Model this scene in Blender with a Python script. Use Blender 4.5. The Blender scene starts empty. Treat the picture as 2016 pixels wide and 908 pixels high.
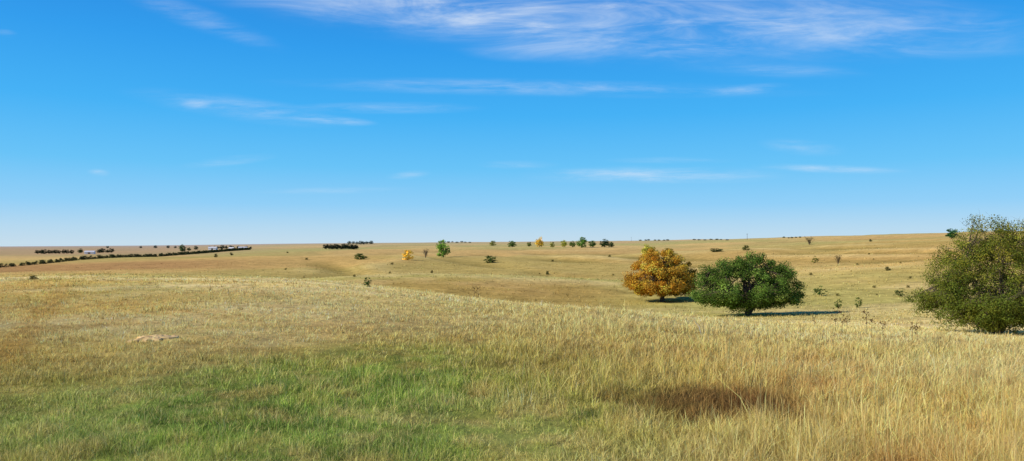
import bpy, math, random
import numpy as np
from mathutils import Vector

SC = bpy.context.scene
COL = SC.collection
SC.view_settings.view_transform = 'Standard'
SC.view_settings.look = 'None'
SC.view_settings.exposure = 0
F = 1440.0
EYE = 1.7
rng = np.random.default_rng(7)
random.seed(7)

# ------------------------------------------------------------------ helpers
def lin(c):
    c = np.asarray(c, dtype=np.float64) / 255.0
    return np.where(c <= 0.04045, c / 12.92, ((c + 0.055) / 1.055) ** 2.4)

def sstep(a, b, x):
    t = np.clip((x - a) / (b - a), 0, 1)
    return t * t * (3 - 2 * t)

def lerp(a, b, t):
    t = np.asarray(t)
    if t.ndim == 1 and (np.shape(a)[-1:] == (3,) or np.shape(b)[-1:] == (3,)):
        t = t[:, None]
    return a * (1 - t) + b * t

def hash2(ix, iy, seed):
    with np.errstate(over='ignore'):
        h = (ix.astype(np.int64) * 374761393 + iy.astype(np.int64) * 668265263 + seed * 1274126177) & 0xFFFFFFFF
        h = ((h ^ (h >> 13)) * 1274126177) & 0xFFFFFFFF
        h = h ^ (h >> 16)
    return (h & 0xFFFFFF) / float(0xFFFFFF)

def vnoise(x, y, seed=0):
    x = np.asarray(x, float); y = np.asarray(y, float)
    ix = np.floor(x); iy = np.floor(y)
    fx = x - ix; fy = y - iy
    fx = fx * fx * (3 - 2 * fx); fy = fy * fy * (3 - 2 * fy)
    a = hash2(ix, iy, seed); b = hash2(ix + 1, iy, seed)
    c = hash2(ix, iy + 1, seed); d = hash2(ix + 1, iy + 1, seed)
    return (a * (1 - fx) + b * fx) * (1 - fy) + (c * (1 - fx) + d * fx) * fy

def fbm(x, y, seed=0, octv=4):
    s = 0; a = 1; t = 0
    for o in range(octv):
        s = s + a * vnoise(x, y, seed + o * 17); t += a
        a *= 0.5; x = x * 2.03 + 11.3; y = y * 2.03 - 7.1
    return s / t

def mesh_np(name, verts, faces, mat=None, parent=None, colors=None):
    verts = np.ascontiguousarray(verts, dtype=np.float32)
    faces = np.ascontiguousarray(faces, dtype=np.int32)
    k = faces.shape[1]; nf = len(faces)
    me = bpy.data.meshes.new(name)
    me.vertices.add(len(verts)); me.vertices.foreach_set('co', verts.ravel())
    me.loops.add(nf * k); me.loops.foreach_set('vertex_index', faces.ravel())
    me.polygons.add(nf); me.polygons.foreach_set('loop_start', np.arange(0, nf * k, k, dtype=np.int32))
    me.update(calc_edges=True)
    if colors is not None:
        at = me.color_attributes.new('Col', 'FLOAT_COLOR', 'POINT')
        c4 = np.ones((len(verts), 4), dtype=np.float32); c4[:, :3] = colors
        at.data.foreach_set('color', c4.ravel())
    if mat: me.materials.append(mat)
    o = bpy.data.objects.new(name, me); COL.objects.link(o)
    if parent is not None: o.parent = parent
    return o

def mesh_py(name, verts, faces, mat=None, parent=None):
    me = bpy.data.meshes.new(name)
    me.from_pydata([tuple(v) for v in verts], [], faces); me.update()
    if mat: me.materials.append(mat)
    o = bpy.data.objects.new(name, me); COL.objects.link(o)
    if parent is not None: o.parent = parent
    return o

class Tubes:
    def __init__(s): s.v = []; s.f = []; s.n = 0
    def add(s, pts, rad, sides=6):
        pts = np.asarray(pts, float); rad = np.asarray(rad, float)
        n = len(pts)
        tan = np.gradient(pts, axis=0)
        tan /= np.linalg.norm(tan, axis=1)[:, None] + 1e-9
        ref = np.array([0.31, 0.95, 0.05])
        a = np.cross(tan, ref); a /= np.linalg.norm(a, axis=1)[:, None] + 1e-9
        b = np.cross(tan, a)
        ang = np.linspace(0, 2 * np.pi, sides, endpoint=False)
        ring = pts[:, None, :] + rad[:, None, None] * (np.cos(ang)[None, :, None] * a[:, None, :] + np.sin(ang)[None, :, None] * b[:, None, :])
        s.v.append(ring.reshape(-1, 3))
        i = np.arange(n - 1)[:, None] * sides; j = np.arange(sides)[None, :]; j2 = (j + 1) % sides
        q = np.stack([i + j, i + j2, i + sides + j2, i + sides + j], -1).reshape(-1, 4) + s.n
        s.f.append(q); s.n += n * sides
    def build(s, name, mat, parent=None):
        return mesh_np(name, np.concatenate(s.v), np.concatenate(s.f), mat, parent)

def bez(p0, p1, p2, n):
    t = np.linspace(0, 1, n)[:, None]
    return (1 - t) ** 2 * p0 + 2 * t * (1 - t) * p1 + t * t * p2

def thing(name, label, cat, loc=(0, 0, 0), rotz=0, group=None, scale=(1, 1, 1)):
    o = bpy.data.objects.new(name, None); COL.objects.link(o)
    o.location = loc; o.rotation_euler = (0, 0, rotz); o.scale = scale
    o.empty_display_size = 0.3
    o['label'] = label; o['category'] = cat
    if group: o['group'] = group
    return o

# ------------------------------------------------------------------ materials
def new_mat(name):
    m = bpy.data.materials.new(name); m.use_nodes = True
    nt = m.node_tree; nt.nodes.clear()
    out = nt.nodes.new('ShaderNodeOutputMaterial')
    return m, nt, out

def foliage_mat(name, trans, use_objcol):
    m, nt, out = new_mat(name)
    at = nt.nodes.new('ShaderNodeAttribute'); at.attribute_name = 'Col'
    src = at.outputs['Color']
    if use_objcol:
        oi = nt.nodes.new('ShaderNodeObjectInfo')
        mx = nt.nodes.new('ShaderNodeMix'); mx.data_type = 'RGBA'; mx.blend_type = 'MULTIPLY'
        mx.inputs['Factor'].default_value = 1
        nt.links.new(at.outputs['Color'], mx.inputs['A']); nt.links.new(oi.outputs['Color'], mx.inputs['B'])
        src = mx.outputs['Result']
    d = nt.nodes.new('ShaderNodeBsdfDiffuse'); t = nt.nodes.new('ShaderNodeBsdfTranslucent')
    ms = nt.nodes.new('ShaderNodeMixShader'); ms.inputs[0].default_value = trans
    nt.links.new(src, d.inputs['Color']); nt.links.new(src, t.inputs['Color'])
    nt.links.new(d.outputs[0], ms.inputs[1]); nt.links.new(t.outputs[0], ms.inputs[2])
    nt.links.new(ms.outputs[0], out.inputs[0])
    return m

def noise_mat(name, c1, c2, scale, rough=0.85, stretch=(1, 1, 1), bump=0.0):
    m, nt, out = new_mat(name)
    tc = nt.nodes.new('ShaderNodeTexCoord'); mp = nt.nodes.new('ShaderNodeMapping')
    mp.inputs['Scale'].default_value = stretch
    nz = nt.nodes.new('ShaderNodeTexNoise'); nz.inputs['Scale'].default_value = scale; nz.inputs['Detail'].default_value = 5
    cr = nt.nodes.new('ShaderNodeValToRGB')
    cr.color_ramp.elements[0].color = (*lin(c1), 1); cr.color_ramp.elements[1].color = (*lin(c2), 1)
    cr.color_ramp.elements[0].position = 0.3; cr.color_ramp.elements[1].position = 0.7
    p = nt.nodes.new('ShaderNodeBsdfPrincipled'); p.inputs['Roughness'].default_value = rough
    nt.links.new(tc.outputs['Object'], mp.inputs[0]); nt.links.new(mp.outputs[0], nz.inputs['Vector'])
    nt.links.new(nz.outputs['Fac'], cr.inputs[0]); nt.links.new(cr.outputs[0], p.inputs['Base Color'])
    if bump:
        b = nt.nodes.new('ShaderNodeBump'); b.inputs['Strength'].default_value = bump
        nt.links.new(nz.outputs['Fac'], b.inputs['Height']); nt.links.new(b.outputs[0], p.inputs['Normal'])
    nt.links.new(p.outputs[0], out.inputs[0])
    return m

M_GRASS = foliage_mat('grass_blades', 0.35, False)
M_LEAF = foliage_mat('leaves', 0.3, True)
M_BARK = noise_mat('bark', (58, 46, 36), (104, 88, 70), 6, stretch=(3, 3, 0.6), bump=0.5)
M_TWIG = noise_mat('grey_twigs', (78, 66, 50), (118, 102, 80), 5)
M_STALK = noise_mat('weed_stalk', (70, 52, 36), (110, 84, 54), 9)
M_WALL = noise_mat('white_siding', (224, 224, 220), (240, 240, 236), 2, stretch=(1, 1, 4))
M_ROOF = noise_mat('grey_roofing', (190, 190, 192), (214, 214, 216), 2)
M_DOOR = noise_mat('brown_door', (84, 74, 66), (100, 88, 78), 3)
M_POLE = noise_mat('weathered_wood', (74, 64, 56), (104, 92, 80), 4, stretch=(4, 4, 0.5))
M_DIRT = noise_mat('bare_soil', (198, 160, 100), (224, 192, 130), 9, bump=0.6)

# ------------------------------------------------------------------ terrain
KY = np.array([0, 5, 10, 20, 30, 40, 55, 75, 100, 140, 190, 260, 350, 500, 700, 1000, 1500, 2500, 4500, 9000], float)
PROF = {
 0:    [-1.7,-1.7,-1.7,-1.75,-1.85,-2.0,-2.4,-3.6,-5.5,-7.5,-9,-10.3,-11.4,-12.5,-13.2,-14,-15,-18,-28,-55],
 300:  [-1.7,-1.7,-1.7,-1.72,-1.8,-1.95,-2.3,-3.4,-5.3,-7.0,-7.8,-9.8,-8.4,-9.8,-12.4,-13.2,-14.2,-15.5,-25,-45],
 600:  [-1.7,-1.7,-1.7,-1.74,-1.85,-2.1,-2.6,-3.9,-5.8,-5.9,-9.0,-8.6,-7.1,-9.8,-8.0,-8.0,-8.5,-6,-8,-12],
 800:  [-1.7,-1.7,-1.7,-1.8,-2.1,-2.6,-3.6,-5.8,-7.2,-6.0,-10.2,-9.4,-7.2,-10.4,-7.6,-6.5,-5,-3,0,0],
 1000: [-1.7,-1.7,-1.72,-1.9,-2.4,-3.1,-4.6,-7.0,-7.9,-6.2,-11.0,-10.0,-7.1,-10.0,-6.4,-5.4,-3,0,5,8],
 1250: [-1.7,-1.7,-1.75,-2.05,-2.8,-3.75,-5.4,-7.5,-8.7,-7.7,-11.6,-10.2,-6.8,-9.0,-5.1,-2.5,0,5,10,10],
 1480: [-1.7,-1.72,-1.82,-2.4,-3.3,-4.35,-6.0,-7.3,-7.5,-7.0,-8.2,-7.0,-3.8,-3.8,1,4.5,9,14,15,0],
 1750: [-1.7,-1.73,-1.87,-2.45,-3.6,-4.7,-5.9,-6.6,-6.2,-5.2,-6.0,-3.3,-.4,1.3,6.5,12,16,15,12,0],
 2016: [-1.7,-1.75,-1.92,-2.7,-4.0,-5.05,-5.8,-5.6,-5.0,-3.6,-2.2,-.2,2.6,6.4,10.5,15,17,15,12,0],
}
NU, NS = 201, 600
UG = np.linspace(-1.1, 1.1, NU)
SG = np.linspace(math.log(4.0), math.log(9004.0), NS)
def build_table():
    pc = sorted(PROF)
    uc = np.array([(p - 1008) / F for p in pc])
    yg = np.exp(SG) - 4
    tab = np.array([np.interp(np.log(yg + 4), np.log(KY + 4), PROF[p]) for p in pc])
    T = np.array([np.interp(UG, uc, tab[:, k]) for k in range(NS)]).T
    def gs(A, sig, ax):
        r = int(sig * 3); k = np.exp(-0.5 * (np.arange(-r, r + 1) / sig) ** 2); k /= k.sum()
        P = np.pad(A, [(r, r) if i == ax else (0, 0) for i in range(2)], mode='edge')
        return np.apply_along_axis(lambda v: np.convolve(v, k, 'valid'), ax, P)
    return gs(gs(T, 6, 1), 5, 0)
TAB = build_table()

def uY(x, y):
    r = np.hypot(x, y); th = np.arctan2(x, y)
    thc = np.clip(th, -0.83, 0.83)
    return np.tan(thc), r * np.cos(thc)

def H(x, y):
    x = np.asarray(x, float); y = np.asarray(y, float)
    u, Y = uY(x, y)
    # the ridges wander rather than running square across the view
    Yw = Y * (1 + .3 * (fbm(x / 140 + 7.7, y / 140, 25, 2) - .5) * sstep(70, 170, Y))
    fu = np.clip((u - UG[0]) / (UG[1] - UG[0]), 0, NU - 1.001); fs = np.clip((np.log(Yw + 4) - SG[0]) / (SG[1] - SG[0]), 0, NS - 1.001)
    iu = fu.astype(int); js = fs.astype(int); a = fu - iu; b = fs - js
    z = (TAB[iu, js] * (1 - a) + TAB[iu + 1, js] * a) * (1 - b) + (TAB[iu, js + 1] * (1 - a) + TAB[iu + 1, js + 1] * a) * b
    z = z + 0.07 * (fbm(x / 1.4, y / 1.4, 3, 3) - .5) * (1 - sstep(30, 90, Y))
    z = z + 0.35 * (fbm(x / 11, y / 11, 9, 3) - .5) * sstep(8, 25, Y)
    calm = 1 - .8 * sstep(-.22, -.38, u)
    n = fbm(x / 95 + 3.1, y / 170, 21, 2)
    z = z + calm * sstep(130, 280, Y) * (1 - .6 * sstep(900, 2000, Y)) * (5.5 * (0.13 - np.abs(n - .5) * 1.1))
    # draws running down the slopes towards the valley
    g = fbm(x / 48 + 1.7 + y / 160, y / 240, 27, 2)
    gg = np.clip(np.abs(g - .5) * 5, 0, 1); gg = gg * gg * (3 - 2 * gg)
    z = z + calm * sstep(85, 150, Y) * (1 - sstep(420, 800, Y)) * 1.7 * (gg - .6)
    z = z + sstep(450, 1500, Y) * 4.5 * calm * (fbm(x / 380, y / 380, 31, 3) - .5)
    return z + EYE

_YS = np.exp(np.linspace(math.log(3), math.log(8500), 6000))
def place(px, row, miny=3.0):
    u = (px - 1008) / F
    rt = 478 - F * (H(u * _YS, _YS) - EYE) / _YS
    ok = np.where((rt <= row) & (_YS > miny))[0]
    i = ok[0] if len(ok) else int(np.argmin(rt))
    Y = _YS[i]
    return np.array([u * Y, Y, float(H(np.array([u * Y]), np.array([Y]))[0])]), Y
DIRT, DIRT_Y = place(302, 668)

# colour of the vegetation at a spot (linear), with relief shade and haze painted in
STRAW = lin((244, 218, 148)); GOLD = lin((232, 196, 112)); TAN = lin((206, 166, 96)); OLIVE = lin((178, 170, 88))
GREEN = lin((146, 180, 74)); DKG = lin((114, 150, 60)); RUST = lin((194, 132, 74))
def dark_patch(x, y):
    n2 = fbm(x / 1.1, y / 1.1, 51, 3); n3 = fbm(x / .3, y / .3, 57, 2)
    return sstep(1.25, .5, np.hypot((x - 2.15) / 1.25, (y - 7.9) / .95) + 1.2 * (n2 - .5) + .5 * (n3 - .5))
def veg(x, y):
    u, Y = uY(x, y)
    n1 = fbm(x / 5, y / 5, 41, 4); n2 = fbm(x / 1.3, y / 1.3, 51, 3); n3 = fbm(x / 22, y / 22, 61, 4); n4 = fbm(x / 0.45, y / 0.45, 71, 2)
    c = lerp(GOLD, STRAW, sstep(.35, .65, n1))
    c = lerp(c, TAN, 0.55 * sstep(.48, .72, n2))
    c = lerp(c, OLIVE, 0.45 * sstep(.45, .7, fbm(x / 8, y / 8, 81, 4)))
    c = lerp(c, TAN * .9, 0.6 * sstep(.5, .7, n3) * sstep(15, 30, Y))
    c = lerp(c, STRAW * 1.06, .55 * sstep(11, 20, Y) * sstep(-.6, -.2, u))
    # left part: greener, shorter
    c = lerp(c, OLIVE, .35 * sstep(-1, -4, x + .3 * (Y - 6)) * (1 - sstep(11, 17, Y)))
    # right side warmer, long standing grass
    rt = sstep(-1.5, 2.5, x - (0.2 - .35 * (Y - 5.7)) + 3 * (n1 - .5)) * (1 - sstep(22, 40, Y))
    c = lerp(c, GOLD, 0.3 * rt)
    c = lerp(c, RUST, 0.55 * rt * sstep(.46, .66, n2) * (1 - sstep(8, 15, Y)))
    # green growth in the near hollow, mixed with dry stems
    d = np.hypot((x + 2.4 + .1 * (y - 8)) / 3.9, (y - 7.2) / 4.6)
    pt = sstep(.33, .58, fbm(x / .35, y / .35, 77, 3))
    g = sstep(1.3, .25, d + .9 * (n1 - .5) + .4 * (n2 - .5)) * (.5 + .5 * pt)
    gc = lerp(GREEN, DKG, sstep(.4, .7, n4))
    c = lerp(c, gc, .88 * g)
    d2 = np.hypot((x - 1.2) / 2.2, (y - 11) / 2.0)
    c = lerp(c, OLIVE, .4 * sstep(1.1, .3, d2 + n1 - .5))
    # darker brown weed patch and a green tuft
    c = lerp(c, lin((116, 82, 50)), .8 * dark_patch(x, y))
    d4 = np.hypot((x - .75) / .22, (y - 7.3) / .2) + .8 * (n4 - .5)
    c = lerp(c, lin((70, 100, 44)), .8 * sstep(1.1, .5, d4))
    # worn wheel track at the left
    tr = np.abs(x + 7.7 + .56 * (y - 11) + .4 * (n3 - .5))
    c = lerp(c, lin((208, 162, 84)), .5 * sstep(.55, .1, tr) * (1 - sstep(24, 34, Y)) * sstep(8.5, 11, Y))
    # far pasture
    m1 = fbm(x / 110, y / 150, 91, 3); m2 = fbm(x / 14, y / 14, 101, 3); m3 = fbm(x / 260, y / 320, 111, 3)
    f = lerp(lin((218, 184, 110)), lin((186, 174, 98)), sstep(.38, .6, m1))
    f = lerp(f, lin((232, 204, 136)), .6 * sstep(.5, .72, m2) * (1 - .8 * sstep(110, 260, Y)))
    f = lerp(f, lin((194, 156, 92)), .45 * sstep(.5, .72, m3))
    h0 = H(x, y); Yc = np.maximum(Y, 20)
    # relief shade put into the colour: near-facing slopes browner, crests paler, draws darker
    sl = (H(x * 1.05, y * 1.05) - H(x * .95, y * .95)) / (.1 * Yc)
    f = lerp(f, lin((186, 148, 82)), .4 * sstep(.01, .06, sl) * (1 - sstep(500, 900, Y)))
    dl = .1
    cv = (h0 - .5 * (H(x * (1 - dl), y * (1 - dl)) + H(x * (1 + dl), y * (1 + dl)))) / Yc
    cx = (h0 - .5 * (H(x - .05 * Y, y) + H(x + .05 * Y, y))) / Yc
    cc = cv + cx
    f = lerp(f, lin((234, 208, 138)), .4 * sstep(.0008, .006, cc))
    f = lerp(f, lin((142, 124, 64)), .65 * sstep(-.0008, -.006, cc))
    # brown bank of the spur beyond the near ridge
    sp = sstep(-.34, -.12, u) * sstep(.24, .06, u) * sstep(58, 80, Y) * sstep(138, 112, Y)
    f = lerp(f, lin((182, 138, 74)), .5 * sp)
    lf = sstep(-.25, -.5, u)
    f = lerp(f, lin((184, 150, 110)), .7 * lf * sstep(450, 900, Y))
    f = lerp(f, lin((166, 118, 80)), .6 * lf * sstep(230, 270, Y) * sstep(400, 330, Y))
    f = lerp(f, lin((182, 168, 156)), np.clip(1 - np.exp(-np.maximum(Y - 300, 0) / 4000), 0, .85))  # distance haze mixed into the ground colour
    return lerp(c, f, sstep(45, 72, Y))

# ground sheet
def build_ground():
    front = np.radians(np.arange(-62, 62.01, 0.22)); back = np.radians(np.arange(64, 297, 3.0))
    th = np.concatenate([front, back]); nt_ = len(th)
    r = np.concatenate([[.01, .4], np.exp(np.linspace(math.log(.8), math.log(12500), 460))])
    R, T = np.meshgrid(r, th, indexing='ij')
    x = R * np.sin(T); y = R * np.cos(T)
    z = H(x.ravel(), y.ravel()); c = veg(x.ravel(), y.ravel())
    u, Y = uY(x.ravel(), y.ravel())
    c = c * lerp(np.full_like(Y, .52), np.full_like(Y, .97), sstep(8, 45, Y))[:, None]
    v = np.column_stack([x.ravel(), y.ravel(), z])
    i = np.arange(len(r) - 1)[:, None] * nt_; j = np.arange(nt_)[None, :]; j2 = (j + 1) % nt_
    q = np.stack([i + j, i + nt_ + j, i + nt_ + j2, i + j2], -1).reshape(-1, 4)[:, ::-1]
    m, nt, out = new_mat('prairie_ground')
    at = nt.nodes.new('ShaderNodeAttribute'); at.attribute_name = 'Col'
    geo = nt.nodes.new('ShaderNodeNewGeometry')
    def nz(scale, det):
        n = nt.nodes.new('ShaderNodeTexNoise'); n.inputs['Scale'].default_value = scale; n.inputs['Detail'].default_value = det; n.inputs['Roughness'].default_value = .62
        nt.links.new(geo.outputs['Position'], n.inputs['Vector']); return n
    n1 = nz(1.1, 6); n2 = nz(.2, 8)
    ad = nt.nodes.new('ShaderNodeMath'); ad.operation = 'ADD'
    nt.links.new(n1.outputs['Fac'], ad.inputs[0]); nt.links.new(n2.outputs['Fac'], ad.inputs[1])
    mr = nt.nodes.new('ShaderNodeMapRange'); mr.inputs[1].default_value = .7; mr.inputs[2].default_value = 1.3
    mr.inputs[3].default_value = .6; mr.inputs[4].default_value = 1.36
    nt.links.new(ad.outputs[0], mr.inputs[0])
    vm = nt.nodes.new('ShaderNodeVectorMath'); vm.operation = 'SCALE'
    nt.links.new(at.outputs['Color'], vm.inputs[0]); nt.links.new(mr.outputs[0], vm.inputs['Scale'])
    bp = nt.nodes.new('ShaderNodeBump'); bp.inputs['Strength'].default_value = .5; bp.inputs['Distance'].default_value = .3
    nt.links.new(n1.outputs['Fac'], bp.inputs['Height'])
    d = nt.nodes.new('ShaderNodeBsdfDiffuse')
    nt.links.new(vm.outputs[0], d.inputs['Color']); nt.links.new(bp.outputs[0], d.inputs['Normal'])
    nt.links.new(d.outputs[0], out.inputs[0])
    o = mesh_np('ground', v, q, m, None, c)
    o['kind'] = 'structure'
    return o
build_ground()

# ------------------------------------------------------------------ grass
def grass_height(x, y):
    u, Y = uY(x, y)
    n1 = fbm(x / 3, y / 3, 141, 3)
    T = sstep(-1.2, 3.2, x - (1.1 - .3 * (Y - 5.7)) + 4.5 * (n1 - .5))
    left = sstep(-.02, -.35, u)
    far = lerp(np.full_like(x, .15), np.full_like(x, .095), sstep(8, 20, Y))
    h = lerp(np.full_like(x, .065), lerp(far, np.full_like(x, .08), left), T)
    cl = fbm(x / .4, y / .4, 151, 3); c2 = fbm(x / 1.7, y / 1.7, 161, 2)
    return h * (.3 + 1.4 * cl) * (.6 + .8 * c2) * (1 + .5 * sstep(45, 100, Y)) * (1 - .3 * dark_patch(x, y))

def blades(name, label, n, sampler, hmul, head=False, wmul=1.0, seed=1, gmask=None, umax=.86, per=7):
    r = np.random.default_rng(seed)
    nt_ = n // per
    u = r.uniform(-umax, umax, nt_); Y = sampler(r, nt_); r.shuffle(Y)
    x = u * Y; y = Y
    k = np.hypot((x - DIRT[0]) / .45, (y - DIRT[1]) / .5) > 1 - .5 * r.random(len(x))
    x, y, Y = x[k], y[k], Y[k]
    hh = grass_height(x, y) * hmul
    if gmask is not None:
        k = gmask(r, x, y, hh); x, y, hh, Y = x[k], y[k], hh[k], Y[k]
    m = len(x)
    tb = np.exp(r.normal(0, .3, m)); th = np.exp(r.normal(0, .26, m)); tk = r.random(m)
    rep = lambda a: np.repeat(a, per)
    x, y, hh, Y, tb, th, tk = map(rep, (x, y, hh, Y, tb, th, tk))
    n = len(x)
    la = r.uniform(0, 2 * np.pi, n)
    sr = (.015 + .3 * hh * .5 + .0018 * Y) * np.sqrt(r.random(n))
    x = x + np.cos(la) * sr; y = y + np.sin(la) * sr
    z = H(x, y)
    h = hh * th * np.exp(r.normal(0, .24, n))
    w = np.maximum(.0026, .52 * Y / 720) * r.uniform(.6, 1.3, n) * wmul * .5
    a = r.uniform(0, np.pi, n)
    ll = h * np.abs(r.normal(.2 if not head else .05, .65 if not head else .22, n))
    lx = np.cos(la) * ll + .04 * h; ly = np.sin(la) * ll
    wx = np.cos(a) * w; wy = np.sin(a) * w
    P = np.column_stack([x, y, z - .02]); W = np.column_stack([wx, wy, 0 * wx])
    mh = .82 if head else .55
    MID = P + np.column_stack([lx * mh ** 2, ly * mh ** 2, h * mh]); TIP = P + np.column_stack([lx, ly, h * (.97)])
    bw, mw = (.45, 1.25) if head else (1, .75)
    V = np.stack([P - W * bw, P + W * bw, MID - W * mw, MID + W * mw, TIP], 1).reshape(-1, 3)
    b = np.arange(n)[:, None] * 5
    Fc = np.concatenate([b + np.array([[0, 1, 2]]), b + np.array([[1, 3, 2]]), b + np.array([[2, 3, 4]])])
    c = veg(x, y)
    br = tb * np.exp(r.normal(.06, .3, n))
    c = c * br[:, None]
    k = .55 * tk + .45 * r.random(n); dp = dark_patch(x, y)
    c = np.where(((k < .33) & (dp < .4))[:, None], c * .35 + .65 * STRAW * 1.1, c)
    c = np.where((k > .85)[:, None], c * .5 + .5 * OLIVE * .65, c)
    if head: c = lerp(c, lin((244, 218, 156)) * np.ones((n, 1)), .35 * (1 - dp))
    c = np.clip(c, 0, .9)
    C = np.repeat(c[:, None, :], 5, 1)
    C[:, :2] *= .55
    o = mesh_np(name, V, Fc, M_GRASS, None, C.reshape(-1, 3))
    o['label'] = label; o['category'] = 'grass'; o['kind'] = 'stuff'
    return o

def s_log(y0, y1):
    return lambda r, n: np.exp(r.uniform(math.log(y0), math.log(y1), n))
def s_mix(y0, ym, y1):
    def f(r, n):
        m = n // 2
        return np.concatenate([1 / r.uniform(1 / ym, 1 / y0, m), np.exp(r.uniform(math.log(y0), math.log(y1), n - m))])
    return f
blades('meadow_grass', 'short mixed dry and green grass covering the near field', 520000, s_mix(4.4, 60, 70), 1.0, seed=11)
blades('standing_grass', 'tall straw coloured grass stalks with seed heads on the right of the near field', 44000, s_mix(4.0, 40, 55), 1.55, head=True, wmul=.65, seed=12, per=4,
       gmask=lambda r, x, y, h: r.random(len(x)) < sstep(.1, .3, h) * .7 + .04)
blades('pasture_grass', 'sparse tan grass tufts on the slopes beyond the near ridge', 50000, s_log(52, 320), 1.3, seed=13, per=3)

# ------------------------------------------------------------------ trees
def leaf_arrays(cent, nrm, L, r, wratio=.62):
    n = len(cent)
    nrm = nrm / (np.linalg.norm(nrm, axis=1)[:, None] + 1e-9)
    rv = r.normal(size=(n, 3)); a = np.cross(nrm, rv); a /= np.linalg.norm(a, axis=1)[:, None] + 1e-9
    b = np.cross(nrm, a)
    L = L[:, None]
    V = np.stack([cent - a * L * .5, cent + b * L * wratio * .5, cent + a * L * .5, cent - b * L * wratio * .5], 1).reshape(-1, 3)
    Fq = np.arange(n * 4).reshape(n, 4)
    return V, Fq

def crown_clumps(r, n, W, D, Ht, zlow, zc, lump=.3, rmin=.45, rc=.1, taper=0.0, skew=0.0):
    d = r.normal(size=(n, 3)); d /= np.linalg.norm(d, axis=1)[:, None]
    rad = rmin + (1 - rmin) * r.random(n) ** .6
    lob = 1 - lump * .5 + lump * 1.6 * (fbm(d[:, 0] * 2.1 + 5 + d[:, 2], d[:, 1] * 2.1 + 9 - d[:, 2] * 1.4, int(r.integers(1000)), 2) - .3)
    sc = np.where(d[:, 2] > 0, Ht - zc, zc - zlow)
    P = np.column_stack([d[:, 0] * W / 2, d[:, 1] * D / 2, d[:, 2] * sc]) * (rad * lob)[:, None]
    P[:, 2] += zc
    # fill the intended envelope exactly
    for ax, (a, b) in enumerate(((-W / 2 + rc, W / 2 - rc), (-D / 2 + rc, D / 2 - rc), (zlow + rc * .6, Ht - rc * .7))):
        lo_, hi_ = P[:, ax].min(), P[:, ax].max()
        P[:, ax] = a + (P[:, ax] - lo_) / (hi_ - lo_) * (b - a)
    zr = np.clip((P[:, 2] - zc) / (Ht - zc), 0, 1)
    P[:, :2] *= (1 - taper * zr)[:, None]; P[:, 0] += skew * W * zr
    return P, rad

def crown_leaves(r, P, rad, rc, m, L, ctr, colfn, zsc=.75):
    n = len(P)
    rr = rc * r.uniform(.6, 1.3, n)
    ci = np.repeat(np.arange(n), m)
    o = r.normal(size=(n * m, 3)); o /= np.linalg.norm(o, axis=1)[:, None]
    off = o * (r.random(n * m) ** .42)[:, None] * rr[ci][:, None]; off[:, 2] *= zsc
    c = P[ci] + off
    out = P[ci] - ctr; out /= np.linalg.norm(out, axis=1)[:, None] + 1e-9
    nrm = .75 * o + .35 * out + np.array([0, 0, .15]) + .7 * r.normal(size=o.shape)
    Ls = L * r.uniform(.6, 1.3, n * m)
    V, Fq = leaf_arrays(c, nrm, Ls, r)
    cl = colfn(r, c, ci, n)
    return V, Fq, np.repeat(cl[:, None, :], 4, 1).reshape(-1, 3)

def pal(cols, wts, clvar=.24):
    cols = np.array([lin(c) for c in cols]); wts = np.array(wts) / sum(wts)
    def fn(r, c, ci, n):
        base = cols[r.choice(len(cols), len(c), p=wts)]
        cb = np.exp(r.normal(0, clvar, n))[ci]; lb = np.exp(r.normal(0, .25, len(c)))
        cc = cols[r.choice(len(cols), n, p=wts)][ci]
        return np.clip((.5 * base + .5 * cc) * (cb * lb)[:, None], 0, .7)
    return fn

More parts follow.
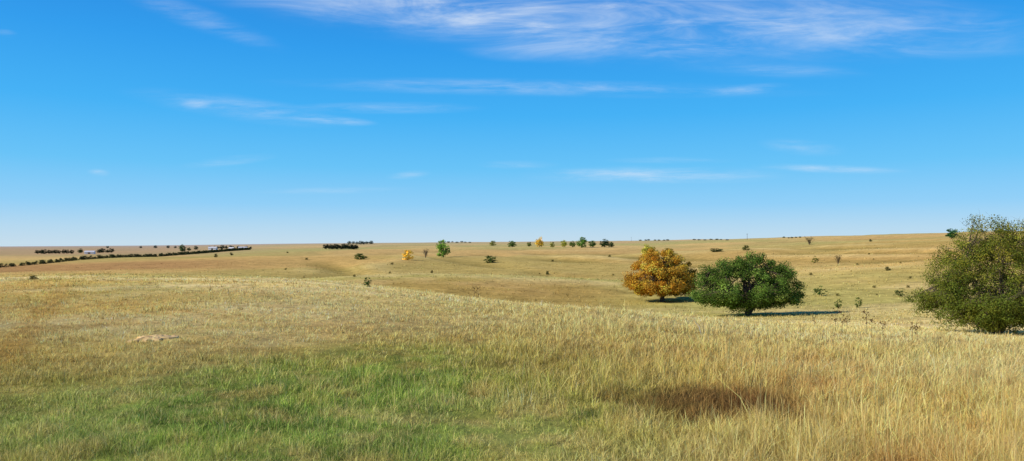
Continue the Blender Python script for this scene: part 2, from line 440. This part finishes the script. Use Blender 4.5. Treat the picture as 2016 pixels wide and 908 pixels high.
def big_tree(name, label, cat, loc, W, D, Ht, zlow, zc, seed, colfn, nclump, m, rc, L, nlimb=9, fork=1.2, r0=.28, lump=.35, multistem=False, bare=0, rmin=.45, taper=0.0, skew=0.0):
    r = np.random.default_rng(seed)
    t = thing(name, label, cat, loc)
    P, rad = crown_clumps(r, nclump, W, D, Ht, zlow, zc, lump, rmin, rc, taper, skew)
    ctr = np.array([0, 0, zc])
    tb = Tubes()
    fk = np.array([.12, 0, fork])
    tb.add(bez(np.array([0, 0, -.35]), np.array([-.08, .05, fork * .5]), fk, 6), np.linspace(r0 * 1.35, r0 * .8, 6), 9)
    tb.build('trunk', M_BARK, t)
    az = np.arctan2(P[:, 1], P[:, 0]); samples = [fk]
    for k in range(nlimb):
        a = -math.pi + 2 * math.pi * (k + .5) / nlimb
        dif = np.abs((az - a + np.pi) % (2 * np.pi) - np.pi) + np.abs(P[:, 2] - (zc + (Ht - zc) * (.25 if k % 2 else .6))) * .25
        i = int(np.argmin(dif)); tg = P[i] * np.array([.85, .85, .92])
        st = np.array([.1 * math.cos(a) * r0 * 4, .1 * math.sin(a) * r0 * 4, -.1]) if multistem else fk - np.array([0, 0, .25 * (k % 3)])
        midp = (st + tg) / 2 + np.array([0, 0, .12 * Ht]) * (1 if not multistem else .3) + r.normal(0, .2, 3)
        pts = bez(st, midp, tg, 9); pts[1:-1] += r.normal(0, .05, (7, 3))
        lb = Tubes(); lb.add(pts, np.linspace(r0 * .55, r0 * .14, 9), 7); samples += list(pts[2:])
        for q in range(3):
            s = pts[r.integers(3, 8)]; j = int(np.argmin(np.linalg.norm(P - s - r.normal(0, 1.2, 3), axis=1)))
            lb.add(bez(s, (s + P[j]) / 2 + np.array([0, 0, .15]), P[j], 6), np.linspace(r0 * .25, r0 * .07, 6), 5)
        lb.build('limb', M_BARK if not bare else M_TWIG, t)
    S = np.array(samples)
    tw = Tubes()
    for p in P:
        j = int(np.argmin(np.linalg.norm(S - p, axis=1))); s = S[j]
        tw.add(bez(s, (s + p) / 2 + np.array([0, 0, .1]), p, 5), np.linspace(r0 * .12, r0 * .04, 5), 4)
        for q in range(2):
            e = p + r.normal(0, rc * .6, 3) + np.array([0, 0, rc * (.55 if bare else .2)])
            tw.add(np.array([p, (p + e) / 2 + r.normal(0, .05, 3), e]), np.array([r0 * .04, r0 * .028, r0 * .012]), 3)
    tw.build('twigs', M_TWIG if bare else M_BARK, t)
    V, Fq, C = crown_leaves(r, P, rad, rc, m, L, ctr, colfn)
    o = mesh_np('crown', V, Fq, M_LEAF, t, C); o.color = (1, 1, 1, 1)
    return t

# the three near trees in the draw
pos, Y = place(1304, 594); k = Y / F
ora = pal([(228, 168, 58), (210, 142, 46), (234, 186, 78), (184, 128, 48), (164, 146, 62)], [4, 3, 2, 1.4, 2], .22)
def ora2(r, c, ci, n):
    b = ora(r, c, ci, n); s = sstep(.2, 4.4, c[:, 0] + c[:, 2] * .12 + r.normal(0, 1.0, len(c)) - .5)
    return lerp(b, lin((160, 144, 56)) * np.exp(r.normal(0, .3, len(c)))[:, None], .55 * s)
big_tree('autumn_tree', 'rounded orange autumn tree in the draw left of the green tree', 'tree', pos, 162 * k, 146 * k, 106 * k, 8 * k, 38 * k, 104, ora2, 320, 190, 11 * k, 2.9 * k, r0=.28, fork=16 * k, lump=.18)
pos, Y = place(1474, 622); k = Y / F
grn = pal([(96, 124, 50), (78, 104, 42), (120, 144, 62), (58, 82, 36), (138, 146, 70)], [4, 4, 2.4, 1.5, .9], .26)
big_tree('broad_green_tree', 'broad dark green tree with short trunk between the orange tree and the right edge tree', 'tree', pos, 236 * k, 196 * k, 130 * k, 6 * k, 40 * k, 118, grn, 420, 180, 13.5 * k, 2.9 * k, nlimb=11, r0=.3, fork=17 * k, lump=.18, skew=.02)
pos, Y = place(1962, 657); k = Y / F
yg = pal([(152, 144, 52), (126, 130, 48), (174, 156, 60), (104, 116, 44), (86, 104, 40)], [3, 3, 1.3, 2.8, 2.6], .28)
def yg2(r, c, ci, n):
    b = yg(r, c, ci, n); s = sstep(4.8, 1.4, c[:, 2] + .25 * c[:, 0] + r.normal(0, .8, len(c)))
    return lerp(b, lin((88, 106, 42)) * np.exp(r.normal(0, .3, len(c)))[:, None], .65 * s)
big_tree('yellowing_tree', 'large yellow green tree with grey bare twigs cut by the right edge', 'tree', pos, 324 * k, 270 * k, 234 * k, -4 * k, 66 * k, 131, yg2, 720, 170, 18 * k, 2.9 * k, nlimb=14, r0=.15, fork=26 * k, multistem=True, bare=1, lump=.2, taper=.26, rmin=.4)

# ---- unit-size crowns for the smaller trees
def unit_round(seed, nc=34, m=28, L=.08, W=1., zlow=.14, zc=.5, rc=.14, lump=.35):
    r = np.random.default_rng(seed)
    P, rad = crown_clumps(r, nc, W, W, 1.0, zlow, zc, lump, .3, rc * .9)
    fn = lambda r, c, ci, n: np.repeat((np.exp(r.normal(0, .28, n))[ci] * np.exp(r.normal(0, .25, len(c))))[:, None], 3, 1)
    V, Fq, C = crown_leaves(r, P, rad, rc, m, L, np.array([0, 0, zc]), fn)
    tb = Tubes(); tb.add(np.array([[0, 0, -.05], [.01, 0, .2], [0, .01, .5], [.01, 0, .75]]), np.array([.035, .026, .018, .006]), 6)
    for i in range(5):
        p = P[r.integers(nc)]; s = np.array([0, 0, r.uniform(.15, .4)])
        tb.add(bez(s, (s + p) / 2 + np.array([0, 0, .05]), p, 5), np.linspace(.014, .004, 5), 4)
    return (V, Fq, C), tb
def unit_cone(seed, nc=40, m=24, L=.08, W=1.):
    r = np.random.default_rng(seed)
    z = 1 - r.random(nc) ** .75 * .95; a = r.uniform(0, 6.283, nc); rr = (1.02 - z) * .46 * W * r.uniform(.6, 1.05, nc) + .02
    rr = np.minimum(rr, .4 * W)
    P = np.column_stack([np.cos(a) * rr, np.sin(a) * rr, z * .94])
    fn = lambda r, c, ci, n: np.repeat((np.exp(r.normal(0, .25, n))[ci] * np.exp(r.normal(0, .2, len(c))))[:, None], 3, 1)
    V, Fq, C = crown_leaves(r, P, rr, .11, m, L, np.array([0, 0, .4]), fn)
    tb = Tubes(); tb.add(np.array([[0, 0, -.05], [0, .005, .4], [0, 0, .9]]), np.array([.035, .025, .006]), 6)
    return (V, Fq, C), tb
def unit_bare(seed, leaves=160):
    r = np.random.default_rng(seed)
    tb = Tubes(); ends = []
    for i in range(16):
        a = r.uniform(0, 6.283); sp = r.uniform(.1, .46); h = r.uniform(.55, 1.)
        e = np.array([math.cos(a) * sp, math.sin(a) * sp, h]); pts = bez(np.array([0, 0, -.04]), np.array([e[0] * .3, e[1] * .3, h * .6]), e, 7)
        tb.add(pts, np.linspace(.018, .004, 7), 4); ends.append(e); ends += list(pts[3:])
        for q in range(4):
            s = pts[r.integers(2, 6)]; e2 = s + r.normal(0, .12, 3) + np.array([0, 0, .12]); tb.add(np.array([s, (s + e2) / 2, e2]), np.array([.007, .005, .002]), 3); ends.append(e2)
    E = np.array(ends); c = E[r.integers(len(E), size=leaves)] + r.normal(0, .05, (leaves, 3))
    V, Fq = leaf_arrays(c, r.normal(size=(leaves, 3)), np.full(leaves, .08), r)
    C = np.repeat(np.exp(r.normal(0, .3, leaves))[:, None], 3, 1); C = np.repeat(C[:, None, :], 4, 1).reshape(-1, 3)
    return (V, Fq, C), tb

class Proto:
    def __init__(s, gen, trunkname, crownname, tmat):
        (V, Fq, C), tb = gen
        a = tb.build(trunkname, tmat); b = mesh_np(crownname, V, Fq, M_LEAF, None, C)
        s.tm, s.cm, s.tn, s.cn, s.tmat = a.data, b.data, trunkname, crownname, tmat
        bpy.data.objects.remove(a); bpy.data.objects.remove(b)
    def put(s, name, label, cat, loc, w, h, col, rotz=0, group=None):
        t = thing(name, label, cat, loc, rotz, group, (w, w, h))
        for nm, me in ((s.tn, s.tm), (s.cn, s.cm)):
            o = bpy.data.objects.new(nm, me); COL.objects.link(o); o.parent = t
            if me is s.cm: o.color = (*lin(col), 1)
        return t
ROUND = [Proto(unit_round(200 + i, nc=60, lump=.15, zlow=.04, zc=.42), 'trunk', 'crown', M_BARK) for i in range(3)]
TALL = [Proto(unit_round(210 + i, nc=64, zlow=.02, zc=.4, lump=.25), 'trunk', 'crown', M_BARK) for i in range(2)]
BUSH = [Proto(unit_round(220 + i, zlow=-.04, zc=.34, nc=56, lump=.15), 'stem', 'foliage', M_BARK) for i in range(3)]
LOOSE = [Proto(unit_round(226 + i, zlow=.02, zc=.4, nc=34, m=28, rc=.13, lump=.5), 'stem', 'foliage', M_BARK) for i in range(3)]
CONE = [Proto(unit_cone(230 + i), 'trunk', 'crown', M_BARK) for i in range(2)]
BARE = [Proto(unit_bare(240 + i, 240), 'branches', 'foliage', M_TWIG) for i in range(2)]

DKGR = (52, 74, 40); MIDG = (84, 114, 50); YELL = (230, 198, 80); OLV = (130, 134, 60); EVG = (34, 48, 34); GREY = (126, 110, 86); HAZG = (84, 98, 88)  # HAZG and the skyline greys carry distance haze in the colour
cnt = [0]
def tree_at(px, row, h, w, protos, col, name, label, cat, group=None, miny=60):
    pos, Y = place(px, row, miny)
    kk = Y / F; cnt[0] += 1
    return protos[cnt[0] % len(protos)].put(name, label, cat, pos, w * kk, h * kk, col, random.uniform(0, 6.28), group)

T = tree_at
T(1277, 501, 20, 36, ROUND, (176, 172, 72), 'round_tree', 'pale yellow green tree peeking over the orange tree', 'tree')
T(1316, 500, 12, 22, ROUND, (134, 126, 60), 'round_tree', 'dull olive treetop just right of the pale tree behind the orange tree', 'tree')
T(1873, 470, 21, 25, ROUND, (56, 104, 50), 'round_tree', 'small round dark green tree on the right skyline', 'tree')
T(1593, 482, 15, 22, BARE, (118, 104, 66), 'bare_tree', 'thin brownish tree just below the right skyline', 'tree')
T(1650, 521, 21, 20, BARE, (120, 106, 66), 'bare_tree', 'half bare small tree alone on the right hillside', 'tree')
T(1604, 518, 14, 15, LOOSE, (136, 136, 62), 'young_tree', 'little yellow green tree left of the half bare hillside tree', 'tree')
T(1468, 493, 10, 18, BUSH, (96, 100, 50), 'bush', 'green bush above the broad green tree', 'bush')
T(1411, 496, 7, 28, BUSH, DKGR, 'bush', 'low wide dark bush beyond the gap between orange and green trees', 'bush')
T(1614, 583, 21, 23, LOOSE, (78, 106, 46), 'shrub', 'green shrub on the slope right of the broad green tree', 'shrub')
T(1650, 607, 18, 15, LOOSE, (98, 114, 54), 'sapling', 'leftmost of two small saplings near the shadow of the green tree', 'sapling')
T(1690, 607, 22, 17, LOOSE, (100, 114, 54), 'sapling', 'taller of two small saplings right of the green tree shadow', 'sapling')
T(1772, 584, 17, 21, LOOSE, (84, 98, 48), 'shrub', 'loose green shrub on the slope left of the right edge tree', 'shrub')
T(1748, 533, 8, 13, BUSH, (104, 100, 56), 'bush', 'tiny dark bush high on the right slope', 'bush')
T(723, 566, 20, 20, LOOSE, (62, 86, 42), 'young_cedar', 'small dark green cedar at the edge of the near field', 'cedar', miny=30)
T(67, 551, 9, 19, BUSH, (60, 72, 38), 'bush', 'low dark bush at far left of the near field', 'bush', miny=30)
T(803, 512, 20, 26, BUSH, YELL, 'yellow_bush', 'bright yellow bush left of the tall green tree', 'bush')
T(838, 508, 19, 17, BARE, GREY, 'bare_bush', 'grey leafless bush between yellow bush and tall green tree', 'bush')
T(873, 507, 36, 31, TALL, (124, 158, 64), 'tall_green_tree', 'tall light green tree standing alone in the mid distance', 'tree')
T(710, 511, 12, 32, BUSH, (94, 110, 52), 'bush', 'wide green bush in the pasture below the dark grove', 'bush')
T(965, 518, 15, 27, BUSH, (78, 96, 44), 'bush', 'dark green bush right of the tall green tree', 'bush')
T(1078, 541, 8, 8, BUSH, (78, 84, 44), 'bush', 'tiny bush on the brown slope below the tree row', 'bush')
T(850, 538, 6, 7, BUSH, (92, 90, 48), 'bush', 'speck of a bush on the brown slope below the tall green tree', 'bush')
T(425, 507, 8, 8, BUSH, (104, 100, 60), 'bush', 'tiny bush near the gully on the left hill', 'bush')
T(456, 503, 6, 8, BUSH, (96, 92, 56), 'bush', 'tiny bush right of the left hill gully', 'bush')
row = [(970, 484, 10, 16, BUSH, OLV, 'dull olive bush at the left end of the mid distance tree row'),
       (1008, 487, 13, 18, ROUND, MIDG, 'rounded mid green tree left of the yellow tree in the row'),
       (1042, 486, 10, 11, ROUND, (106, 118, 56), 'small green tree directly left of the yellow tree'),
       (1062, 487, 21, 20, ROUND, YELL, 'bright yellow tree in the mid distance row'),
       (1087, 487, 11, 11, BUSH, (138, 138, 58), 'small olive bush directly right of the yellow tree'),
       (1110, 487, 15, 15, ROUND, (176, 174, 68), 'yellow green tree left of the tallest green tree in the row'),
       (1127, 487, 13, 15, ROUND, (98, 120, 54), 'green tree touching the left of the tallest row tree'),
       (1145, 488, 22, 24, TALL, (98, 132, 56), 'tallest green tree of the mid distance row'),
       (1166, 487, 14, 18, ROUND, (80, 108, 48), 'green tree touching the right of the tallest row tree'),
       (1190, 487, 17, 22, ROUND, DKGR, 'dark green tree near the right end of the row'),
       (1203, 487, 11, 13, ROUND, (62, 84, 44), 'last small tree at the right end of the row')]
for px, rw, h, w, pr, c, lb in row:
    isb = ' bush ' in lb
    T(px, rw, h, w, pr, c, 'bush' if isb else 'row_tree', lb, 'bush' if isb else 'tree', 'trees of the mid distance row')

def grove(x0, x1, rw, h, n, protos, col, label, group, name='grove_tree', wf=1.3):
    for i in range(n):
        px = x0 + (x1 - x0) * (i + .5) / n + random.uniform(-.25, .25) * (x1 - x0) / n
        hh = h * random.uniform(.78, 1.1)
        T(px, rw + random.uniform(-.6, .6), hh, hh * wf, protos, col, name, label, 'tree', group)
grove(640, 704, 491, 11, 11, ROUND, EVG, 'dark evergreen of the dense grove left of the tall green tree', 'dark mid distance grove')
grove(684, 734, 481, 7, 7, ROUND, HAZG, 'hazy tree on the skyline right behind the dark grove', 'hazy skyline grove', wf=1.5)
grove(70, 143, 500, 9, 10, ROUND, EVG, 'dark tree of the far left grove beyond the hedgerow', 'far left grove')
T(158, 499, 10, 11, ROUND, DKGR, 'round_tree', 'single tree between the far left grove and the white shed', 'tree')
grove(192, 222, 498, 9, 4, ROUND, (40, 56, 40), 'dark tree of the small grove right of the white shed', 'small grove beside the white shed')
T(360, 496, 15, 15, TALL, (80, 108, 66), 'round_tree', 'green tree rising over the hedgerow on the left', 'tree')
T(372, 494, 7, 9, ROUND, (64, 84, 56), 'round_tree', 'short tree right of the green tree over the hedgerow', 'tree')
T(386, 492, 8, 9, ROUND, (60, 80, 58), 'round_tree', 'short tree between hedgerow tree and farmstead', 'tree')
grove(408, 496, 490, 6, 11, ROUND, (46, 60, 50), 'dark farmstead tree by the white sheds near the left skyline', 'farmstead trees')
T(438, 491, 9, 9, ROUND, (50, 66, 52), 'round_tree', 'taller tree standing above the farmstead trees', 'tree')
for px, hh in ((212, 5), (277, 5), (306, 6), (331, 6), (345, 5)):
    T(px, 489, hh, hh * 1.3, ROUND, HAZG, 'skyline_tree', 'tiny hazy tree dotting the far left skyline', 'tree', 'tiny trees on the far left skyline')
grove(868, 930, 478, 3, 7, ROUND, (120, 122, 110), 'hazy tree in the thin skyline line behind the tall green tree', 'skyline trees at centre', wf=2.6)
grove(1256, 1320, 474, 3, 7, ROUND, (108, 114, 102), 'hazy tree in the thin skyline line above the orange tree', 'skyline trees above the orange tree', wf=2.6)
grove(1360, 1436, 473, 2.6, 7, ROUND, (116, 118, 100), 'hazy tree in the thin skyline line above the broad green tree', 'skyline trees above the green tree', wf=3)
grove(1538, 1580, 469, 3, 5, ROUND, (98, 104, 80), 'tiny skyline tree left of the thin brownish tree', 'skyline trees at right', wf=2)
T(1714, 476, 5, 7, BUSH, (70, 80, 50), 'bush', 'tiny bush just below the right skyline', 'bush')
# low shrubs dotted over the slopes behind the draw
rs = random.Random(5)
for i in range(24):
    px = rs.uniform(1590, 1800) if i < 12 else rs.uniform(560, 1230)
    rw = rs.uniform(500, 590) if i < 12 else rs.uniform(496, 548)
    s = rs.uniform(2.6, 5.5)
    T(px, rw, s, s * 1.6, BUSH, (122, 114, 62),
      'shrub', 'speck sized low shrub dotted on the grassy slope left of the right edge tree' if i < 12 else 'speck sized low shrub dotted over the pasture left of the orange tree', 'shrub',
      'specks of shrub on the right slope' if i < 12 else 'specks of shrub over the middle pasture', miny=75)

# hedgerow of young cedars
pa, Ya = place(-60, 531, 200); pb, Yb = place(490, 492, 600)
NH = 260
for i in range(NH):
    t = i / (NH - 1); x = pa[0] + (pb[0] - pa[0]) * t + random.uniform(-1, 1); y = pa[1] + (pb[1] - pa[1]) * t + random.uniform(-2, 2)
    h = (1.7 + 1.6 * t) * random.uniform(.75, 1.25)
    z = float(H(np.array([x]), np.array([y]))[0])
    (CONE if i % 3 else BUSH)[i % 2].put('hedgerow_cedar', 'small dark cedar in the long straight hedgerow at left', 'cedar', (x, y, z), h * 1.8, h, (72, 80, 50), random.uniform(0, 6.28), 'cedars of the long hedgerow')

# ------------------------------------------------------------------ farm buildings
def shed(px, rw, wpx, hpx, label, rot=.25):
    pos, Y = place(px, rw, 300); kk = Y / F
    w = wpx * kk; d = w * .6; h = hpx * kk * .6; rh = hpx * kk * .4
    t = thing('farm_shed', label, 'shed', pos, rot, 'white farm sheds')
    a, b = w / 2, d / 2
    v = [(-a, -b, -.5), (a, -b, -.5), (a, b, -.5), (-a, b, -.5), (-a, -b, h), (a, -b, h), (a, b, h), (-a, b, h), (-a, 0, h + rh), (a, 0, h + rh)]
    mesh_py('wall', v, [(0, 1, 5, 4), (1, 2, 6, 9, 5), (2, 3, 7, 6), (3, 0, 4, 8, 7)], M_WALL, t)
    e = .4; s = rh / b; th = .15
    rv = []
    for zz in (0.05, 0.05 + th):
        rv += [(-a - e, -b - e, h - e * s + zz), (a + e, -b - e, h - e * s + zz), (a + e, 0, h + rh + zz), (-a - e, 0, h + rh + zz), (a + e, b + e, h - e * s + zz), (-a - e, b + e, h - e * s + zz)]
    mesh_py('roof', rv, [(0, 3, 2, 1), (3, 5, 4, 2), (6, 7, 8, 9), (9, 8, 10, 11), (0, 1, 7, 6), (5, 11, 10, 4), (1, 2, 8, 7), (2, 4, 10, 8), (0, 6, 9, 3), (3, 9, 11, 5)], M_ROOF, t)
    mesh_py('door', [(-w * .12, -b - .03, 0), (w * .12, -b - .03, 0), (w * .12, -b - .03, h * .8), (-w * .12, -b - .03, h * .8)], [(0, 1, 2, 3)], M_DOOR, t)
shed(177, 500, 17, 6, 'white shed beside the small far left grove')
shed(419, 492, 15, 6, 'white shed at the left end of the farmstead trees', .1)
shed(456, 492, 10, 5, 'small white shed in the middle of the farmstead', -.2)
shed(478, 492, 16, 6, 'white shed at the right end of the farmstead trees', .3)

# ------------------------------------------------------------------ utility poles
def pole(px, rw, hpx, label):
    pos, Y = place(px, rw, 300); h = hpx * Y / F
    t = thing('utility_pole', label, 'pole', pos, .4)
    p = Tubes(); p.add(np.array([[0, 0, -.5], [0, 0, h * .5], [0, 0, h]]), np.array([.24, .2, .17]), 8); p.build('pole', M_POLE, t)
    c = Tubes(); c.add(np.array([[-1.3, .19, h - .7], [0, .19, h - .7], [1.3, .19, h - .7]]), np.array([.09, .09, .09]), 6); c.build('crossarm', M_POLE, t)
pole(1471, 473, 13, 'thin utility pole on the skyline above the broad green tree')
pole(1243, 476, 9, 'short utility pole on the skyline above the orange tree')

# ------------------------------------------------------------------ tall weeds on the ridge
def weed(px, rw, hpx, label, group, seed):
    r = np.random.default_rng(seed)
    pos, Y = place(px, rw, 5); h = hpx * Y / F
    t = thing('dry_weed', label, 'weed', pos, r.uniform(0, 6), group)
    s = Tubes(); top = np.array([r.normal(0, .06) * h, 0, h])
    pts = bez(np.array([0, 0, -.03]), np.array([0, 0, h * .5]), top, 7); rr = max(.006, Y / 720 * .22)
    s.add(pts, np.linspace(rr, rr * .5, 7), 5); ends = [top]
    for q in range(9):
        b = pts[r.integers(3, 7)]; a = r.uniform(0, 6.28); e = b + h * np.array([math.cos(a) * .16, math.sin(a) * .16, r.uniform(.08, .2)])
        s.add(np.array([b, (b + e) / 2 - [0, 0, .01], e]), np.array([rr * .6, rr * .5, rr * .4]), 4); ends.append(e)
    s.build('stem', M_STALK, t)
    E = np.repeat(np.array(ends), 14, 0) + r.normal(0, h * .025, (len(ends) * 14, 3))
    V, Fq = leaf_arrays(E, r.normal(size=E.shape), np.full(len(E), max(.02, h * .045)), r)
    c = np.repeat(lin((96, 72, 46))[None] * 1.0, len(V), 0)
    o = mesh_np('foliage', V, Fq, M_LEAF, t, c); o.color = (1, 1, 1, 1)  # the weed's seed heads, joined in one mesh
for i, (px, rw, h) in enumerate([(1645, 655, 42), (1657, 659, 38), (1668, 651, 28), (1706, 659, 40), (1716, 665, 36), (1738, 663, 30), (1797, 676, 40), (1806, 672, 28), (1604, 650, 24)]):
    weed(px, rw, h, 'dark dry weed stalk above the pale grass between green tree and right edge tree', 'weed stalks on the right ridge', 300 + i)
for i, (px, rw, h) in enumerate([(934, 588, 20), (942, 590, 22)]):
    weed(px, rw, h, 'dark dry weed stalk at the centre edge of the near field', 'weed stalks on the centre edge', 320 + i)

# bare soil patch
n = 32; vs = []; fs = []
for i in range(9):
    for j in range(n):
        a = j / n * 6.283; rr = (.05 + .95 * i / 8) * (1 + .22 * math.sin(3 * a + 1) + .16 * math.sin(5 * a) + .12 * math.sin(9 * a + 2))
        x = math.cos(a) * .36 * rr; y = math.sin(a) * .42 * rr
        z = float(H(np.array([DIRT[0] + x]), np.array([DIRT[1] + y]))[0]) - DIRT[2] + .03 * (1 - (i / 8) ** 2) + .02 * random.random() * (1 if i < 8 else 0) + (.012 if i < 8 else -.05)
        vs.append((x, y, z))
for i in range(8):
    for j in range(n): fs.append((i * n + j, (i + 1) * n + j, (i + 1) * n + (j + 1) % n, i * n + (j + 1) % n))
fs.append(tuple(range(n)))
mo = mesh_py('dirt_mound', vs, fs, M_DIRT); mo.location = tuple(DIRT)
mo['label'] = 'small flat patch of bare pale dirt in the grass at left'; mo['category'] = 'dirt mound'

# ------------------------------------------------------------------ sun and sky
sd = Vector((-.84, -.30, .57)).normalized()
L = bpy.data.lights.new('sun', 'SUN'); L.energy = 5.0; L.angle = math.radians(.5); L.color = (1, .93, .82)
lo = bpy.data.objects.new('sun', L); COL.objects.link(lo); lo.rotation_euler = sd.to_track_quat('Z', 'Y').to_euler()

W = bpy.data.worlds.new('World'); SC.world = W; W.use_nodes = True
try: W.cycles.sampling_method = 'NONE'
except Exception: pass
nt = W.node_tree; nt.nodes.clear()
N = nt.nodes.new; LK = nt.links.new
out = N('ShaderNodeOutputWorld'); bg = N('ShaderNodeBackground'); bg.inputs['Strength'].default_value = .1
LK(bg.outputs[0], out.inputs[0])
sky = N('ShaderNodeTexSky'); sky.sky_type = 'NISHITA'; sky.sun_disc = False
sky.sun_elevation = math.asin(sd.z); sky.sun_rotation = math.atan2(sd.x, sd.y)
tc = N('ShaderNodeTexCoord'); sx = N('ShaderNodeSeparateXYZ'); LK(tc.outputs['Generated'], sx.inputs[0])
def MA(op, a, b=None, c=None, clamp=False):
    n = N('ShaderNodeMath'); n.operation = op; n.use_clamp = clamp
    for i, v in enumerate((a, b, c)):
        if v is None: continue
        if isinstance(v, (int, float)): n.inputs[i].default_value = v
        else: LK(v, n.inputs[i])
    return n.outputs[0]
X, Yd, Z = sx.outputs
rp = N('ShaderNodeValToRGB'); cr = rp.color_ramp
stops = [(0.0, (200, 224, 240)), (.02, (182, 219, 244)), (.05, (144, 208, 250)), (.10, (102, 196, 250)), (.17, (64, 178, 248)), (.25, (44, 158, 240)), (.33, (32, 135, 225)), (.6, (12, 78, 166)), (1.0, (10, 54, 128))]
cr.elements[0].position = 0; cr.elements[0].color = (*lin(stops[0][1]), 1)
cr.elements[1].position = 1; cr.elements[1].color = (*lin(stops[-1][1]), 1)
for p, c in stops[1:-1]:
    e = cr.elements.new(p); e.color = (*lin(c), 1)
LK(Z, rp.inputs[0])
sc = N('ShaderNodeVectorMath'); sc.operation = 'SCALE'; sc.inputs['Scale'].default_value = 10; LK(rp.outputs[0], sc.inputs[0])
mx = N('ShaderNodeMix'); mx.data_type = 'RGBA'; mx.inputs['Factor'].default_value = .05
LK(sc.outputs[0], mx.inputs['A']); LK(sky.outputs[0], mx.inputs['B'])
# cirrus: wind-drawn streaks placed by direction (azimuth, elevation)
yc = MA('MAXIMUM', Yd, .08)
cu = MA('DIVIDE', X, yc); cv = MA('DIVIDE', Z, yc)
cb = N('ShaderNodeCombineXYZ'); LK(cu, cb.inputs[0]); LK(cv, cb.inputs[1])
def streak(rot, sx_, sy_, dist, lo_, hi_, base=0.0, det=8, rough=.7):
    mp = N('ShaderNodeMapping'); mp.inputs['Rotation'].default_value = (0, 0, math.radians(rot)); mp.inputs['Scale'].default_value = (sx_, sy_, 1)
    LK(cb.outputs[0], mp.inputs[0])
    nz = N('ShaderNodeTexNoise'); nz.inputs['Scale'].default_value = 1; nz.inputs['Detail'].default_value = det; nz.inputs['Roughness'].default_value = rough; nz.inputs['Distortion'].default_value = dist
    LK(mp.outputs[0], nz.inputs['Vector'])
    mr = N('ShaderNodeMapRange'); mr.interpolation_type = 'SMOOTHSTEP'
    mr.inputs[1].default_value = lo_; mr.inputs[2].default_value = hi_; mr.inputs[3].default_value = base
    LK(nz.outputs['Fac'], mr.inputs[0]); return mr.outputs[0]
NA = streak(2, 7, 60, .3, .3, .88)
NB = MA('ADD', MA('MULTIPLY', streak(10, 4.0, 20, 1.1, .36, .88, .03, 8, .62), .8), MA('MULTIPLY', streak(-24, 6, 34, .8, .4, .88, .02, 8, .64), .65))
blobs = [(960, 10, 720, 92, 7, .75, 'B'), (1130, 62, 340, 66, 6, .55, 'B'), (1660, 50, 470, 66, 3, .95, 'B'), (660, -8, 460, 60, 9, .75, 'B'), (1060, 98, 150, 26, 0, .7, 'B'), (1390, 88, 170, 32, -10, .7, 'B'), (1300, 20, 700, 100, 3, .35, 'B'),
 (380, 32, 190, 26, 20, .5, 'A'), (10, 66, 26, 9, 5, .4, 'A'), (1060, 173, 540, 18, 1, .65, 'A'), (1470, 176, 90, 11, -5, .6, 'A'), (470, 213, 220, 26, 8, .6, 'A'), (385, 206, 34, 11, 0, 1.0, 'B'),
 (760, 213, 190, 13, 0, .7, 'A'), (655, 237, 85, 10, 4, 1.2, 'A'), (1520, 138, 190, 18, 2, .4, 'A'), (1280, 345, 270, 19, 0, 1.15, 'A'), (1640, 333, 155, 10, 2, .9, 'A'), (450, 317, 95, 11, -6, .5, 'A'),
 (660, 375, 160, 8, -1, .5, 'A'), (1580, 290, 85, 17, 5, .55, 'A'), (1320, 316, 130, 8, 0, .4, 'A'), (195, 340, 24, 8, 5, .9, 'B'), (805, 345, 45, 9, -6, .6, 'A'), (1020, 325, 80, 10, 0, .45, 'A')]
acc = None
for (bx, by, rx, ry, rot, amp, kind) in blobs:
    mp = N('ShaderNodeMapping'); mp.vector_type = 'TEXTURE'
    mp.inputs['Location'].default_value = ((bx - 1008) / F, (478 - by) / F, 0)
    mp.inputs['Rotation'].default_value = (0, 0, -math.radians(rot)); mp.inputs['Scale'].default_value = (rx / F, ry / F, 1)
    LK(cb.outputs[0], mp.inputs[0])
    ln = N('ShaderNodeVectorMath'); ln.operation = 'LENGTH'; LK(mp.outputs[0], ln.inputs[0])
    mr = N('ShaderNodeMapRange'); mr.interpolation_type = 'SMOOTHSTEP'
    mr.inputs[1].default_value = 1.15; mr.inputs[2].default_value = .1; mr.inputs[3].default_value = 0; mr.inputs[4].default_value = amp
    LK(ln.outputs['Value'], mr.inputs[0])
    v = MA('MULTIPLY', mr.outputs[0], NA if kind == 'A' else NB)
    acc = v if acc is None else MA('ADD', acc, v)
front = MA('GREATER_THAN', Yd, .1)
cl = MA('MULTIPLY', MA('MULTIPLY', acc, .68), front, clamp=True)
m2 = N('ShaderNodeMix'); m2.data_type = 'RGBA'
LK(cl, m2.inputs['Factor']); LK(mx.outputs['Result'], m2.inputs['A'])
cwhite = lin((222, 234, 248)) * 10
m2.inputs['B'].default_value = (*cwhite, 1)
LK(m2.outputs['Result'], bg.inputs['Color'])

# ------------------------------------------------------------------ camera
cam = bpy.data.cameras.new('camera'); co = bpy.data.objects.new('camera', cam); COL.objects.link(co)
co.location = (0, 0, EYE); co.rotation_euler = (math.radians(90), 0, 0)
cam.sensor_width = 36; cam.lens = 36 * F / 2016; cam.shift_y = 24 / 2016
cam.clip_start = .05; cam.clip_end = 30000
SC.camera = co
